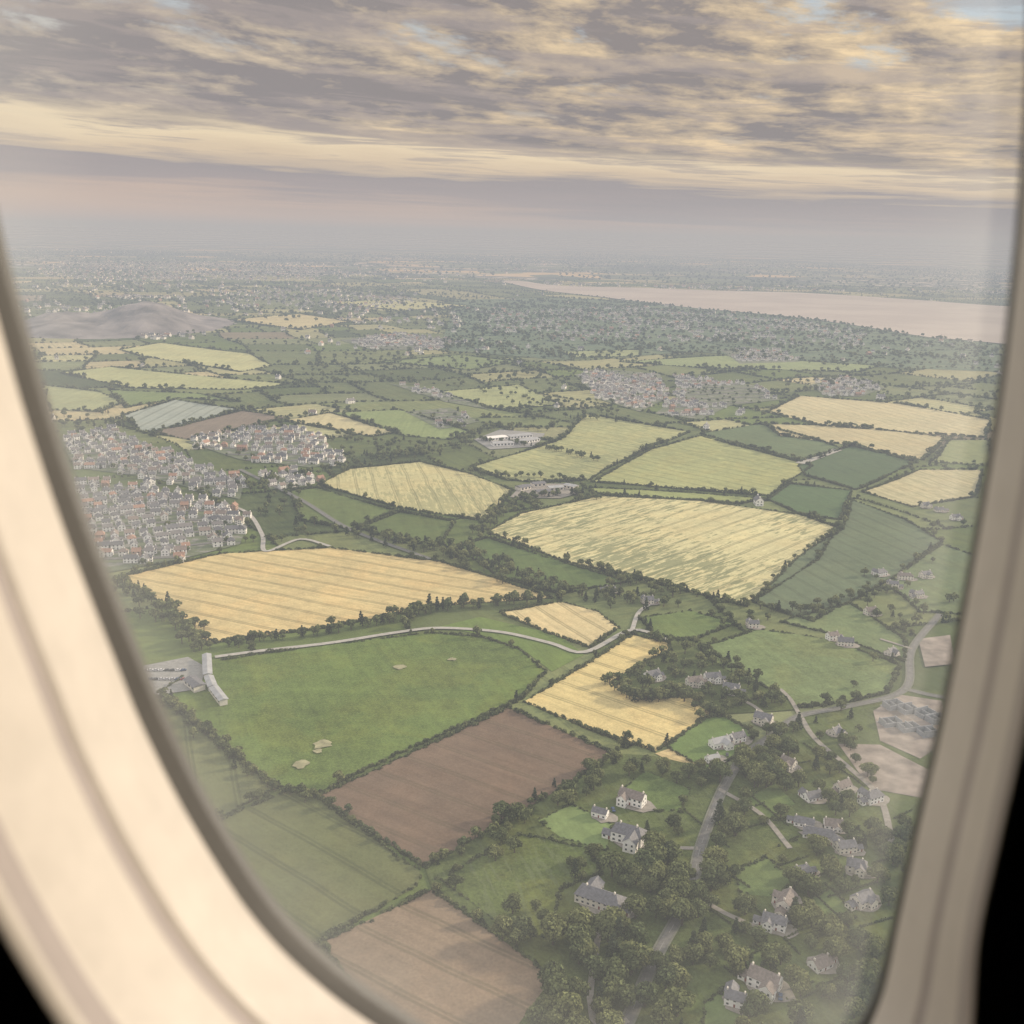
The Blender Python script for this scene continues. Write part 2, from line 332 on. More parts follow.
def rotm(P): return np.stack([P[:,0]*CA-P[:,1]*SA,P[:,0]*SA+P[:,1]*CA+1000],1)
pal=[MG,GR,DG,YG,(120,131,94),(110,122,86),(174,174,128),(192,182,138),(134,143,106),(106,118,84),(150,140,118)]
wt=[5,4,4,4,5,4,3,2.2,4,4,.8]
bp=[];bc=[];bpa=[];ba=[];hed=[]
for (x0,y0,x1,y1) in cells:
    e=[]
    for (a,c_) in (((x0,y0),(x1,y0)),((x1,y0),(x1,y1)),((x1,y1),(x0,y1)),((x0,y1),(x0,y0))):
        for k in range(4): e.append((a[0]+(c_[0]-a[0])*k/4,a[1]+(c_[1]-a[1])*k/4))
    g=rotm(warp(np.array(e))); ce=g.mean(0)
    if ce[1]<120 or ce[1]>7600 or abs(ce[0])>ce[1]*.62+450: continue
    bp.append(g); ch=random.choices(range(len(pal)),wt)[0]
    if ce[1]<1500 and ch in (3,6,7): ch=random.choice([0,1,4,5,9])
    cc=np.array(pal[ch],float)
    bc.append(np.clip(ALB(cc,np.array([0.,900.]))*random.uniform(.85,1.1)*(.9 if ce[1]>2500 else .95),.02,.5)); bpa.append((random.choice([0,0,.3]),random.choice([0,.5,.7]),.5)); ba.append(.5+random.choice([0,1.57]))
    hed.append(g[:9])
sheet('field_patchwork',bp,bc,bpa,ba,[.05]*len(bp))
# ---------- foliage ----------
def leafmat(name,c0,c1,tr=.25):
    m,nt,o=mat(name); b=B(nt)
    oi=b.n('ShaderNodeObjectInfo'); tn=b.n('ShaderNodeAttribute',attribute_name='tint').outputs['Fac']
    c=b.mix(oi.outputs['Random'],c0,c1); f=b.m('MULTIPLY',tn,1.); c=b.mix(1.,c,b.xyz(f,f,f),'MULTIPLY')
    d=b.n('ShaderNodeBsdfDiffuse'); b.link(c,d.inputs[0]); tl=b.n('ShaderNodeBsdfTranslucent'); b.link(c,tl.inputs[0])
    mx=b.n('ShaderNodeMixShader'); mx.inputs[0].default_value=tr; b.link(d.outputs[0],mx.inputs[1]); b.link(tl.outputs[0],mx.inputs[2]); b.link(mx.outputs[0],o.inputs[0])
    return m
m_leaf=leafmat('foliage',(.10,.125,.060),(.20,.215,.095)); m_con=leafmat('conifer_foliage',(.06,.08,.05),(.09,.11,.062))
m_hedge=leafmat('hedge_foliage',(.075,.092,.050),(.13,.145,.070))
m_bark=simple('bark',(.09,.07,.05),.9,2.)
def tree_mesh(name,H,R,nl,npl,ls,seed,kind='round',lm=None,trunk=True):
    r=np.random.default_rng(seed); V=[];F=[];mi=[];tint=[]
    def cone(a,c_,ra,rb,n=6):
        a=np.array(a,float);c_=np.array(c_,float); d=c_-a; d/=np.linalg.norm(d); s=np.cross(d,[.3,.9,.1]); s/=np.linalg.norm(s); t=np.cross(d,s); b0=len(V)
        for k in range(n):
            an=2*math.pi*k/n; q=math.cos(an)*s+math.sin(an)*t; V.append(a+q*ra); V.append(c_+q*rb)
        for k in range(n):
            k2=(k+1)%n; F.append((b0+2*k,b0+2*k2,b0+2*k2+1,b0+2*k+1)); mi.append(1); tint.append(1)
    lobes=[]
    if kind=='conifer':
        for k in range(nl):
            f=(k+.5)/nl; lobes.append((np.array([r.normal(0,.15),r.normal(0,.15),H*(.12+.85*f)]),R*(1.05-f)*.9+.25,.5))
    else:
        for k in range(nl):
            an=2.4*k+r.uniform(-.5,.5); f=math.sqrt((k+.3)/nl)*.62; zz=H*(.62+.24*math.cos(f*2.4)-.1+r.uniform(-.1,.1))
            lobes.append((np.array([math.cos(an)*R*f*1.05,math.sin(an)*R*f*1.05,zz]),R*r.uniform(.34,.52),.85))
    if trunk:
        cone((0,0,-.3),(0,0,H*.45),R*.09,R*.06); cone((0,0,H*.45),(r.normal(0,.3),r.normal(0,.3),H*.75),R*.06,R*.02)
        for c_,rr,_ in lobes[:6]: cone((0,0,H*r.uniform(.25,.45)),c_,R*.04,R*.015,5)
    for c_,rr,fl in lobes:
        lt=r.uniform(.72,1.28)
        for k in range(npl):
            d=r.normal(size=3); d[2]+=.25; d/=np.linalg.norm(d)
            p=c_+d*rr*np.array([1,1,fl])*r.uniform(.72,1.12)
            nrm=d+r.normal(size=3)*.5; nrm/=np.linalg.norm(nrm); s=np.cross(nrm,r.normal(size=3)); s/=np.linalg.norm(s)+1e-9; t=np.cross(nrm,s)
            q=ls*r.uniform(.6,1.3); q2=q*r.uniform(.6,1.); b0=len(V)
            V.extend([p-s*q-t*q2*.3,p-t*q2,p+s*q+t*.2*q2,p+t*q2]); F.append((b0,b0+1,b0+2,b0+3)); mi.append(0)
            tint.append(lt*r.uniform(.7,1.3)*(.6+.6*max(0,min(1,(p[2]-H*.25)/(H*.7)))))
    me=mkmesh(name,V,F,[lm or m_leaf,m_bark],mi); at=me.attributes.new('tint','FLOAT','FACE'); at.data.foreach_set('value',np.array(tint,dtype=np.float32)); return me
near_trees=[('broadleaf_tree',tree_mesh('broadleaf_crown',11,5.0,14,95,.55,s)) for s in range(6)]
near_trees+= [('conifer_tree',tree_mesh('conifer_crown',13,3.0,9,80,.38,s+50,'conifer',m_con)) for s in range(2)]
def tcol(name,meshes):
    c=D.collections.new(name)
    for k,me in enumerate(meshes): c.objects.link(D.objects.new('%s_%d'%(name,k),me))
    return c
C_MID=tcol('mid_tree_kit',[tree_mesh('mt',11,4.8,8,30,.95,s+10) for s in range(5)]+[tree_mesh('mtc',12,3.,6,26,.8,71,'conifer',m_con)])
C_FAR=tcol('far_tree_kit',[tree_mesh('ft',11,5.2,5,9,2.0,s+20,trunk=False) for s in range(4)])
def bush_mesh(seed,n=48,ls=.5):
    r=np.random.default_rng(seed);V=[];F=[];ti=[]
    for k in range(n):
        d=r.normal(size=3); d[2]=abs(d[2]); d/=np.linalg.norm(d); p=d*np.array([1.9,1.0,1.9])*r.uniform(.75,1.15)+np.array([0,0,.2])
        nrm=d+r.normal(size=3)*.5; nrm/=np.linalg.norm(nrm); s=np.cross(nrm,r.normal(size=3)); s/=np.linalg.norm(s); t=np.cross(nrm,s); q=ls*r.uniform(.7,1.3); b0=len(V)
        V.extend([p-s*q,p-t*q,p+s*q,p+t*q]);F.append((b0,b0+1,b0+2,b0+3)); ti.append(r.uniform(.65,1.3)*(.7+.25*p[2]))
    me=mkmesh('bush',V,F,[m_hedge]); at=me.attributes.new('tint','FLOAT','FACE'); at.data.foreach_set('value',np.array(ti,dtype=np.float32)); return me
C_BUSH=tcol('hedge_kit',[bush_mesh(s) for s in range(4)])
C_BUSHF=tcol('hedge_far_kit',[bush_mesh(s+9,12,1.1) for s in range(3)])
_ng={}
def gnscatter(name,pts,rots,scl,coll):
    pts=np.asarray(pts,float)
    if len(pts)==0: return
    if pts.shape[1]==2: pts=np.hstack([pts,np.zeros((len(pts),1))])
    me=D.meshes.new(name); me.vertices.add(len(pts)); me.vertices.foreach_set('co',pts.astype(np.float32).ravel())
    scl=np.asarray(scl,float)
    if scl.ndim==1: scl=np.repeat(scl[:,None],3,1)
    a=me.attributes.new('sv','FLOAT_VECTOR','POINT'); a.data.foreach_set('vector',scl.astype(np.float32).ravel())
    a=me.attributes.new('rz','FLOAT','POINT'); a.data.foreach_set('value',np.asarray(rots,dtype=np.float32))
    a=me.attributes.new('ix','INT','POINT'); a.data.foreach_set('value',rng.integers(0,len(coll.objects),len(pts)).astype(np.int32))
    me.update(); ob=mkobj(name,me)
    if coll.name not in _ng:
        g=D.node_groups.new('scatter_'+coll.name,'GeometryNodeTree'); g.interface.new_socket('Geometry',in_out='INPUT',socket_type='NodeSocketGeometry'); g.interface.new_socket('Geometry',in_out='OUTPUT',socket_type='NodeSocketGeometry')
        N=g.nodes.new; gi=N('NodeGroupInput');go=N('NodeGroupOutput'); ci=N('GeometryNodeCollectionInfo'); ci.inputs['Collection'].default_value=coll; ci.inputs['Separate Children'].default_value=True; ci.inputs['Reset Children'].default_value=True
        ip=N('GeometryNodeInstanceOnPoints'); ip.inputs['Pick Instance'].default_value=True
        def na(nm,ty):
            q=N('GeometryNodeInputNamedAttribute'); q.data_type=ty; q.inputs['Name'].default_value=nm; return [o_ for o_ in q.outputs if o_.enabled and o_.name=='Attribute'][0]
        cx=N('ShaderNodeCombineXYZ'); er=N('FunctionNodeEulerToRotation'); l=g.links.new
        l(na('rz','FLOAT'),cx.inputs[2]); l(cx.outputs[0],er.inputs[0]); l(er.outputs[0],ip.inputs['Rotation']); l(na('sv','FLOAT_VECTOR'),ip.inputs['Scale']); l(na('ix','INT'),ip.inputs['Instance Index'])
        l(gi.outputs[0],ip.inputs['Points']); l(ci.outputs[0],ip.inputs['Instance']); l(ip.outputs[0],go.inputs[0]); _ng[coll.name]=g
    md=ob.modifiers.new('scatter','NODES'); md.node_group=_ng[coll.name]; return ob
# ---------- roads ----------
m_road=simple('asphalt',(.15,.148,.14),.85,.5,.2); m_track=simple('gravel_track',(.38,.37,.34),.95,.3,.15); m_verge=simple('footpath',(.16,.165,.13),.9,.5,.15)
m_paint=simple('road_paint',(.35,.35,.33),.6); m_drive=simple('driveway_gravel',(.27,.25,.22),.95,.4,.2)
ROADL=[]
def ribbon(name,line,w,z,m,off=0.,dash=None):
    V=[];F=[]; L_=line; n=len(L_)
    T=np.gradient(L_,axis=0); T/=np.linalg.norm(T,axis=1)[:,None]+1e-9; Nn=np.stack([-T[:,1],T[:,0]],1)
    for i in range(n):
        V.append((*(L_[i]+Nn[i]*(off+w/2)),z));V.append((*(L_[i]+Nn[i]*(off-w/2)),z))
    for i in range(n-1):
        if dash and i%2: continue
        F.append((2*i+1,2*i+3,2*i+2,2*i))
    return mkobj(name,mkmesh(name,V,F,[m]))
def road(pts,w,kind='road'):
    l=smooth_line(GP(pts),6.); ROADL.append((l,w)); z=1.0+.01*len(ROADL)
    if kind=='road':
        r=ribbon('road',l,w,z,m_road)
        for sgn in (1,-1):
            k=ribbon('kerbed_footpath',l,.9,z+.12,m_verge,sgn*(w/2+.5)); k.parent=r
        k=ribbon('centre_line',l,.12,z+.01,m_paint,0,True); k.parent=r
    else: ribbon('gravel_track' if kind=='track' else 'driveway',l,w,z,m_track if kind=='track' else m_drive)
road([(590,1100),(628,1022),(655,960),(690,895),(700,850),(722,792),(745,757),(775,735),(800,717),(850,707),(905,690),(912,650),(940,615)],4.2)
road([(905,690),(940,698),(1000,705)],4.)
road([(800,717),(815,740),(850,770),(880,800),(893,850)],3.6,'drive')
road([(692,895),(725,915),(760,930)],2.8,'drive')
road([(718,790),(760,815),(790,850)],3.0,'drive')
road([(800,717),(790,700),(780,690)],3,'drive')
road([(215,658),(260,652),(330,644),(400,633),(440,629),(500,633),(550,644),(585,653),(632,631),(668,641)],4.6,'track')
road([(632,631),(640,612),(660,600)],3.6,'track')
road([(205,500),(245,512),(262,535),(266,552),(300,540),(330,547)],4.5,'track')
road([(640,855),(665,850),(698,850)],2.8,'drive')
road([(600,925),(590,1000),(600,1030),(628,1022)],2.8,'drive')
road([(740,700),(760,712),(775,735)],3.,'drive')
road([(800,464),(838,450)],14,'track')
road([(430,560),(350,530),(300,500),(240,470)],4.5,'road')
road([(880,640),(912,650)],3,'drive')
m_tar=simple('pale_tarmac',(.27,.27,.26),.9,.3,.15)
g=GP([(128,692),(138,668),(188,658),(206,668),(200,690),(160,696)]); mkobj('car_park',mkmesh('car_park',[(*q,.98) for q in g],[list(range(len(g)))],[m_tar]))
m_soil=simple('bare_earth',(.28,.24,.205),.95,.08,.4)
for pl in ([(873,712),(900,696),(942,702),(948,742),(920,760),(880,742)],[(838,745),(880,746),(930,772),(925,800),(870,790)],[(918,640),(950,636),(955,665),(925,668)]):
    g=GP(pl); mkobj('construction_site',mkmesh('construction_site',[(*q,.97) for q in g],[list(range(len(g)))],[m_soil]))
    FP.append(('site',g,0))
# ---------- houses ----------
def rmat(name,stops,rough=.8):
    m,nt,o=mat(name); b=B(nt); oi=b.n('ShaderNodeObjectInfo'); c=b.ramp(oi.outputs['Random'],stops,'CONSTANT')
    geo=b.n('ShaderNodeNewGeometry'); f=b.mr(b.noise(geo.outputs['Position'],.8,3.),.3,.7,.85,1.12); c=b.mix(1.,c,b.xyz(f,f,f),'MULTIPLY')
    p=b.n('ShaderNodeBsdfPrincipled'); p.inputs['Roughness'].default_value=rough; b.link(c,p.inputs['Base Color']); b.link(p.outputs[0],o.inputs[0]); return m
m_wallr=rmat('render_wall',[(0,(.88,.87,.85)),(.6,(.80,.78,.73)),(.78,(.86,.85,.84)),(.96,(.42,.3,.23))])
m_roofr=rmat('roof_slate',[(0,(.14,.14,.15)),(.35,(.20,.19,.19)),(.55,(.24,.195,.17)),(.75,(.17,.17,.18)),(.88,(.36,.22,.16))])
m_glass=simple('window_glass',(.04,.05,.06),.15); m_white=simple('white_render',(.86,.85,.83),.8,.5,.08); m_cream=simple('cream_render',(.70,.66,.59),.8,.5,.08)
m_brick=simple('brick_wall',(.33,.24,.2),.85,1.,.2); m_slate=simple('slate_roof',(.15,.15,.165),.7,.8,.25); m_tile=simple('brown_tile_roof',(.20,.17,.155),.8,.8,.25); m_trim=simple('white_trim',(.75,.75,.73),.5); m_door=simple('door_paint',(.2,.05,.04),.5); m_metal=simple('grey_metal_roof',(.36,.37,.38),.6,.2,.15)
def box(V,F,mi,x0,x1,y0,y1,z0,z1,m=0):
    s=len(V); V.extend([(x0,y0,z0),(x1,y0,z0),(x1,y1,z0),(x0,y1,z0),(x0,y0,z1),(x1,y0,z1),(x1,y1,z1),(x0,y1,z1)])
    for f in ((4,5,6,7),(0,1,5,4),(1,2,6,5),(2,3,7,6),(3,0,4,7)): F.append(tuple(s+i for i in f)); mi.append(m)
def house_parts(l,w,h,rh,hip=0.,cx=0,cy=0,rot=False,chim=True,storeys=2):
    parts={k:([],[],[]) for k in ('walls','roof','windows','window_frames','chimneys','door')}
    def tr(p):
        x,y,z=p
        return (cx-y,cy+x,z) if rot else (cx+x,cy+y,z)
    def add(k,vs,fs):
        V,F,mi=parts[k]; s=len(V); V.extend(tr(v) for v in vs)
        for f in fs: F.append(tuple(s+i for i in f)); mi.append(0)
    a,c=l/2,w/2; hp=hip*a
    ws=[(-a,-c,-.5),(a,-c,-.5),(a,c,-.5),(-a,c,-.5),(-a,-c,h),(a,-c,h),(a,c,h),(-a,c,h)]; fs=[(0,1,5,4),(2,3,7,6)]
    if hip==0: ws+=[(-a,0,h+rh),(a,0,h+rh)]; fs+=[(1,2,6,9,5),(3,0,4,8,7)]
    else: fs+=[(1,2,6,5),(3,0,4,7)]
    add('walls',ws,fs)
    e=.45; k=rh/c; ez=h-e*k+.02; t=.16
    rx=a+ (.3 if hip==0 else -hp); ex=a+(.3 if hip==0 else e); top=h+rh+.05
    R=[(-ex,-c-e,ez),(ex,-c-e,ez),(ex,c+e,ez),(-ex,c+e,ez),(-rx,0,top),(rx,0,top),(-ex,-c-e,ez+t),(ex,-c-e,ez+t),(ex,c+e,ez+t),(-ex,c+e,ez+t),(-rx,0,top+t),(rx,0,top+t)]
    f2=[(6,7,11,10),(8,9,10,11),(0,1,7,6),(2,3,9,8),(7,8,11),(9,6,10),(1,2,8,7),(3,0,6,9)]
    if hip==0: f2=[(6,7,11,10),(8,9,10,11),(0,1,7,6),(2,3,9,8),(1,5,11,7),(5,2,8,11),(3,4,10,9),(4,0,6,10),(1,0,4,5),(3,2,5,4)]
    add('roof',R,f2)
    V=[];F=[];mi=[];V2=[];F2=[];m2=[];V3=[];F3=[];m3=[];V4=[];F4=[];m4=[]
    n=max(2,int(l/3.2))
    for s_ in (-1,1):
        for st in range(storeys):
            for i in range(n):
                x=-a+(i+.5)*l/n; z=1.0+st*2.7
                if z+1.2>h: continue
                yy=s_*c
                if st==0 and i==n//2:
                    box(V4,F4,m4,x-.5,x+.5,min(yy,yy+s_*.06),max(yy,yy+s_*.06),0,2.1); continue
                box(V2,F2,m2,x-.75,x+.75,min(yy,yy+s_*.04),max(yy,yy+s_*.04),z-.08,z+1.28)
                box(V,F,mi,x-.65,x+.65,min(yy,yy+s_*.07),max(yy,yy+s_*.07),z,z+1.2)
    for s_ in (-1,1):
        for st in range(storeys):
            z=1.0+st*2.7
            if z+1.2>h: continue
            for yv in (-w*.22,w*.22):
                xx=s_*a
                box(V2,F2,m2,min(xx,xx+s_*.04),max(xx,xx+s_*.04),yv-.6,yv+.6,z-.08,z+1.28); box(V,F,mi,min(xx,xx+s_*.07),max(xx,xx+s_*.07),yv-.5,yv+.5,z,z+1.2)
    add('windows',V,F); add('window_frames',V2,F2); add('door',V4,F4)
    if chim:
        for sx in (-1,1):
            x=sx*(a-.9-hp); box(V3,F3,m3,x-.4,x+.4,-.6,.6,h+rh*.5,h+rh+1.0); box(V3,F3,m3,x-.25,x-.02,-.35,-.1,h+rh+1.0,h+rh+1.4); box(V3,F3,m3,x-.25,x-.02,.1,.35,h+rh+1.0,h+rh+1.4)
        add('chimneys',V3,F3)
    return parts
def merge(ps):
    out={}
    for p in ps:
        for k,(V,F,mi) in p.items():
            o_=out.setdefault(k,([],[],[])); s=len(o_[0]); o_[0].extend(V); o_[1].extend(tuple(s+i for i in f) for f in F)
    return out
HPOS=[]
def house(px,py,l,w,h,rh,rot,wall=None,roof=None,hip=0.,wing=None,name='white_house',st=2,sc=.75,ext=True):
    p=G(px,py); HPOS.append((p,max(l,w)*.6*sc+2)); e=D.objects.new(name,None); COL.objects.link(e); e.location=(p[0],p[1],.9); e.rotation_euler=(0,0,math.radians(rot)); e.scale=(sc,sc,sc)
    HPOS.append((p*(1-7/np.linalg.norm(p)),4.5*sc+1))
    ps=[house_parts(l,w,h,rh,hip,storeys=st)]
    if wing: 
        wl,ww,wx,side=wing; ps.append(house_parts(wl,ww,h-.25,rh*ww/w,0,wx,side*(w/2+wl/2-w*.3),True,False,st))
    if ext and random.random()<.7:   # single-storey side extension / garage
        sx=random.choice([-1,1]); ps.append(house_parts(5.5,w*.62,2.7,1.6,0,sx*(l/2+2.6),random.uniform(-1,1),False,False,1))
    mm={'walls':wall or m_white,'roof':roof or m_slate,'windows':m_glass,'window_frames':m_trim,'chimneys':m_brick if (wall is m_brick) else m_cream,'door':m_door}
    for k,(V,F,_) in merge(ps).items():
        if V: mkobj(k,mkmesh(k,V,F,[mm[k]]),e)
    g=[(math.cos(t_)*(l*.5+4.5)*random.uniform(.85,1.15)+3,math.sin(t_)*(w*.5+4.5)*random.uniform(.85,1.15),.22) for t_ in np.linspace(0,6.28,14)[:-1]]
    mkobj('forecourt',mkmesh('forecourt',g,[list(range(13))],[m_drive]),e)
    return e
house(628,842,17,9,6.2,3.6,-25,m_white,m_slate,.35,(9,7,4,-1),sc=.95)
house(632,804,16,8,5.6,3.2,-30,m_white,m_tile,0,(7,6,-4,-1),sc=.88)
house(600,817,11,7,4,2.4,-25,m_white,m_slate,0,None,'white_cottage',1)
house(600,905,26,11,5,3.8,-28,m_cream,m_slate,.3,(10,8,-7,1),'country_house',sc=.85)
house(764,988,15,9,6,3.6,-35,m_white,m_tile,0,(8,7,4,-1),sc=.85)
house(786,908,15,9,5.5,3.5,60,m_cream,m_tile,0,(7,6,2,1),'detached_house')
house(774,928,14,8,5.4,3.2,-25,m_white,m_slate,0,(6,6,-3,-1))
house(800,878,13,8,5.4,3.2,20,m_cream,m_slate,.3,None,'detached_house')
house(719,747,16,8,5,3,25,m_white,m_metal,0,(8,7,4,-1),'farm_building',1)
house(737,742,12,8,5,3,25,m_white,m_slate,0)
house(712,762,11,6,3.5,2,25,m_white,m_metal,0,None,'white_cottage',1)
house(763,724,15,9,6,3.5,-30,m_cream,m_slate,0,(6,6,3,-1),'detached_house')
for (a_,b_,r_) in ((694,686,20),(712,682,10),(731,693,-20),(652,680,30)):
    house(a_,b_,15,8,5.6,3.2,r_,random.choice([m_white,m_white,m_cream]),random.choice([m_slate,m_tile]),random.choice([0,.3]),(6,6,3,-1))
lst=[(818,838,17,-30),(833,828,13,-20),(804,826,14,-30),(872,802,14,40),(812,800,12,30),(845,852,13,20),(870,615,13,10),(905,580,18,5),(880,576,13,20),(893,588,12,0),(925,578,14,10),(845,646,14,-10),(832,640,11,10),(918,598,11,30),(753,628,11,10),(610,592,16,10),(648,604,12,0),(940,512,16,0),(925,508,13,20),(955,520,16,10),(890,655,12,30),(835,735,12,30),(862,905,12,20),(788,768,12,-30),(842,792,11,20),(735,1005,12,-20),(820,968,13,40),(856,872,12,-30)]
for a_,b_,l_,r_ in lst:
    house(a_,b_,l_*random.uniform(.9,1.25),random.uniform(7,9.5),random.choice([3.2,5.0,5.4]),random.uniform(2.6,3.8),r_+random.uniform(-15,15),random.choice([m_white,m_white,m_cream,m_cream]),random.choice([m_slate,m_slate,m_tile]),random.choice([0,0,.35]),random.choice([None,(6,6,2,-1),(7,7,-3,1)]),random.choice(['white_house','detached_house']),sc=.74)
for (a_,b_) in ((893,708),(908,712),(925,716),(890,725),(908,730),(928,735),(936,722)):
    p=G(a_,b_); e=D.objects.new('unfinished_house',None); COL.objects.link(e); e.location=(p[0],p[1],1); e.rotation_euler=(0,0,random.uniform(.2,.5)); HPOS.append((p,10))
    V=[];F=[];mi=[]
    L2,W2,hh=12,8,3.0
    for q in ((-L2/2,L2/2,-W2/2,-W2/2+.35),(-L2/2,L2/2,W2/2-.35,W2/2),(-L2/2,-L2/2+.35,-W2/2+.352,W2/2-.352),(L2/2-.35,L2/2,-W2/2+.352,W2/2-.352),(-.2,.2,-W2/2+.352,W2/2-.352)): box(V,F,mi,*q,0,hh+random.uniform(-.8,1))
    mkobj('block_walls',mkmesh('block_walls',V,F,[m_metal]),e); V=[];F=[];mi=[]; box(V,F,mi,-L2/2-1,L2/2+1,-W2/2-1,W2/2+1,-.2,-.003); mkobj('foundation_slab',mkmesh('slab',V,F,[m_tar]),e)
def shed(name,p0,p1,w,h,roof,wall,slope=1.2):
    a=G(*p0);c=G(*p1); d=c-a; l=np.linalg.norm(d); ang=math.atan2(d[1],d[0]); e=D.objects.new(name,None); COL.objects.link(e); m_=(a+c)/2; e.location=(m_[0],m_[1],1.0); e.rotation_euler=(0,0,ang); HPOS.append((m_,l*.5))
    V=[];F=[];mi=[]; box(V,F,mi,-l/2,l/2,-w/2,w/2,-.5,h); mkobj('walls',mkmesh('walls',V,F,[wall]),e)
    V=[(-l/2-.6,-w/2-.8,h+.01),(l/2+.6,-w/2-.8,h+.01),(l/2+.6,w/2+.8,h+.01),(-l/2-.6,w/2+.8,h+.01),(-l/2-.6,0,h+slope),(l/2+.6,0,h+slope)]; mkobj('roof',mkmesh('roof',V,[(0,1,5,4),(2,3,4,5),(1,2,5),(3,0,4),(0,3,2,1)],[roof]),e)
    V=[];F=[];mi=[]; n=int(l/5)
    for i in range(n):
        x=-l/2+(i+.5)*l/n
        for s in (-1,1): box(V,F,mi,x-1.3,x+1.3,min(s*w/2,s*(w/2+.06)),max(s*w/2,s*(w/2+.06)),1.2,h-.8)
    mkobj('windows',mkmesh('windows',V,F,[m_glass]),e); return e
shed('grandstand',(207,660),(208,680),5,3.5,m_metal,m_cream,1.); shed('grandstand_terrace',(209,682),(213,692),5,3.5,m_metal,m_white,1.0); shed('grandstand_terrace',(214,693),(224,706),5,3.5,m_metal,m_cream,1.0); shed('clubhouse',(190,684),(200,692),8,3.5,m_slate,m_cream,1.6)
for q in (((486,441),(505,439)),((508,439),(530,437)),((492,446),(512,445)),((518,444),(536,441))): shed('warehouse',*q,16,4,random.choice([m_metal,m_slate,m_white]),m_white,1.2)
for q in (((532,487),(544,486)),((548,491),(562,490)),((518,491),(528,489)),((566,488),(576,490)),((536,495),(550,494))): shed('farm_shed',*q,11,4,random.choice([m_metal,m_slate]),m_cream,1.5)
g=GP([(474,440),(500,430),(545,434),(536,447),(490,450)]); mkobj('factory_yard',mkmesh('yard',[(*q,.985) for q in g],[list(range(len(g)))],[m_tar])); FP.append(('site',g,0))
g=GP([(510,498),(522,485),(568,484),(585,492),(560,499)]); mkobj('farmyard',mkmesh('yard',[(*q,.99) for q in g],[list(range(len(g)))],[m_drive])); FP.append(('site',g,0))
# ---------- housing estates (instanced) ----------
def kit_house(l,w,h,rh,hip,wing=None):
    ps=[house_parts(l,w,h,rh,hip)]
    if wing: ps.append(house_parts(4.5,4.5,h-.25,rh*.5,0,2,-(w/2+1),True,False))
    V=[];F=[];mi=[]; order={'walls':0,'roof':1,'windows':2,'window_frames':0,'chimneys':0,'door':2}
    for k,(v,f,_) in merge(ps).items():
        if k=='window_frames': continue
        s=len(V);V.extend(v);F.extend(tuple(s+i for i in q) for q in f);mi.extend([order[k]]*len(f))
    return mkmesh('kit_house',V,F,[m_wallr,m_roofr,m_glass],mi)
C_H=tcol('house_kit',[kit_house(9,7.5,5.4,3,0),kit_house(12,7.5,5.4,3,0),kit_house(9,8,5.4,3,.5),kit_house(14,7.5,5.2,2.8,0),kit_house(10,7.5,5.4,3,0,1)])
m_est,nt,o=mat('estate_ground'); b=B(nt); geo=b.n('ShaderNodeNewGeometry'); pos=geo.outputs['Position']
nn=b.noise(pos,.06,4.,.6); c=b.mix(b.ss(nn,.50,.62),(.12,.145,.078),(.22,.22,.19)); p=b.n('ShaderNodeBsdfPrincipled'); p.inputs['Roughness'].default_value=.9; b.link(c,p.inputs['Base Color']); b.link(p.outputs[0],o.inputs[0])
EH=[];ER=[];ET=[];ES=[]; nest=0
def estate(pts,ang,rg=38,hg=12.5,skip=.16,tree=12,amp=16,sheetz=True,hs=1.,gaps=.35):
    global nest
    nest+=1; g=GP(pts); lo=g.min(0);hi=g.max(0); ce=(lo+hi)/2; R=np.linalg.norm(hi-lo)/2; ca,sa=math.cos(ang),math.sin(ang)
    if sheetz: mkobj('housing_estate_ground',mkmesh('eg',[(*q,.9+.005*nest) for q in g],[list(range(len(g)))],[m_est]))
    V=[];F=[]; row=-R; k=0
    while row<R:
        ph=random.uniform(0,6); f=lambda x: row+amp*math.sin(x/90+ph*.2)+amp*.5*math.sin(x/37+row/50)
        x=-R; prev=None
        while x<R:
            yv=f(x); dy=(f(x+1)-yv); q=ce+np.array([x*ca-yv*sa,x*sa+yv*ca])
            green=math.sin(q[0]/83+q[1]/131+nest)+math.sin(q[1]/97-q[0]/61)>2-2*gaps*1.3
            if inpoly(q,g)[0]:
                th=ang+math.atan(dy); nrm=np.array([-math.sin(th),math.cos(th)])
                for s in (-1,1):
                    if green:
                        if random.random()<.35: ET.append(q+nrm*s*random.uniform(4,16))
                    elif random.random()>skip:
                        EH.append((*(q+nrm*s*(11+random.uniform(-1,1))),.9)); ER.append(th+(math.pi if s>0 else 0)+random.uniform(-.05,.05)+(math.pi/2 if random.random()<.3 else 0)); ES.append(random.uniform(.82,1.0)*hs)
                for _ in range(1 if random.random()<tree/20 else 0): ET.append(q+nrm*random.choice([-1,1])*random.uniform(17,22))
                if prev is not None and sheetz:
                    s0=len(V); a=prev;c_=q; V.extend([(*(a+nrm*3),1.4),(*(a-nrm*3),1.4),(*(c_-nrm*3),1.4),(*(c_+nrm*3),1.4)]); F.append((s0,s0+1,s0+2,s0+3))
                prev=q
            else: prev=None
            x+=hg*random.uniform(.9,1.25)
        row+=rg*random.uniform(.9,1.25)
    if V: mkobj('estate_road',mkmesh('er',V,F,[m_road]))
    FP.append(('estate',g,0))
estate([(60,440),(110,428),(180,458),(245,482),(240,500),(205,492),(150,478),(75,468)],.3,38,13)
estate([(70,482),(150,488),(215,506),(250,520),(240,545),(180,560),(105,574),(80,540)],.2,37,12.5,gaps=.25)
estate([(185,442),(240,432),(300,428),(330,446),(345,463),(310,468),(240,460)],-.2,38,14)
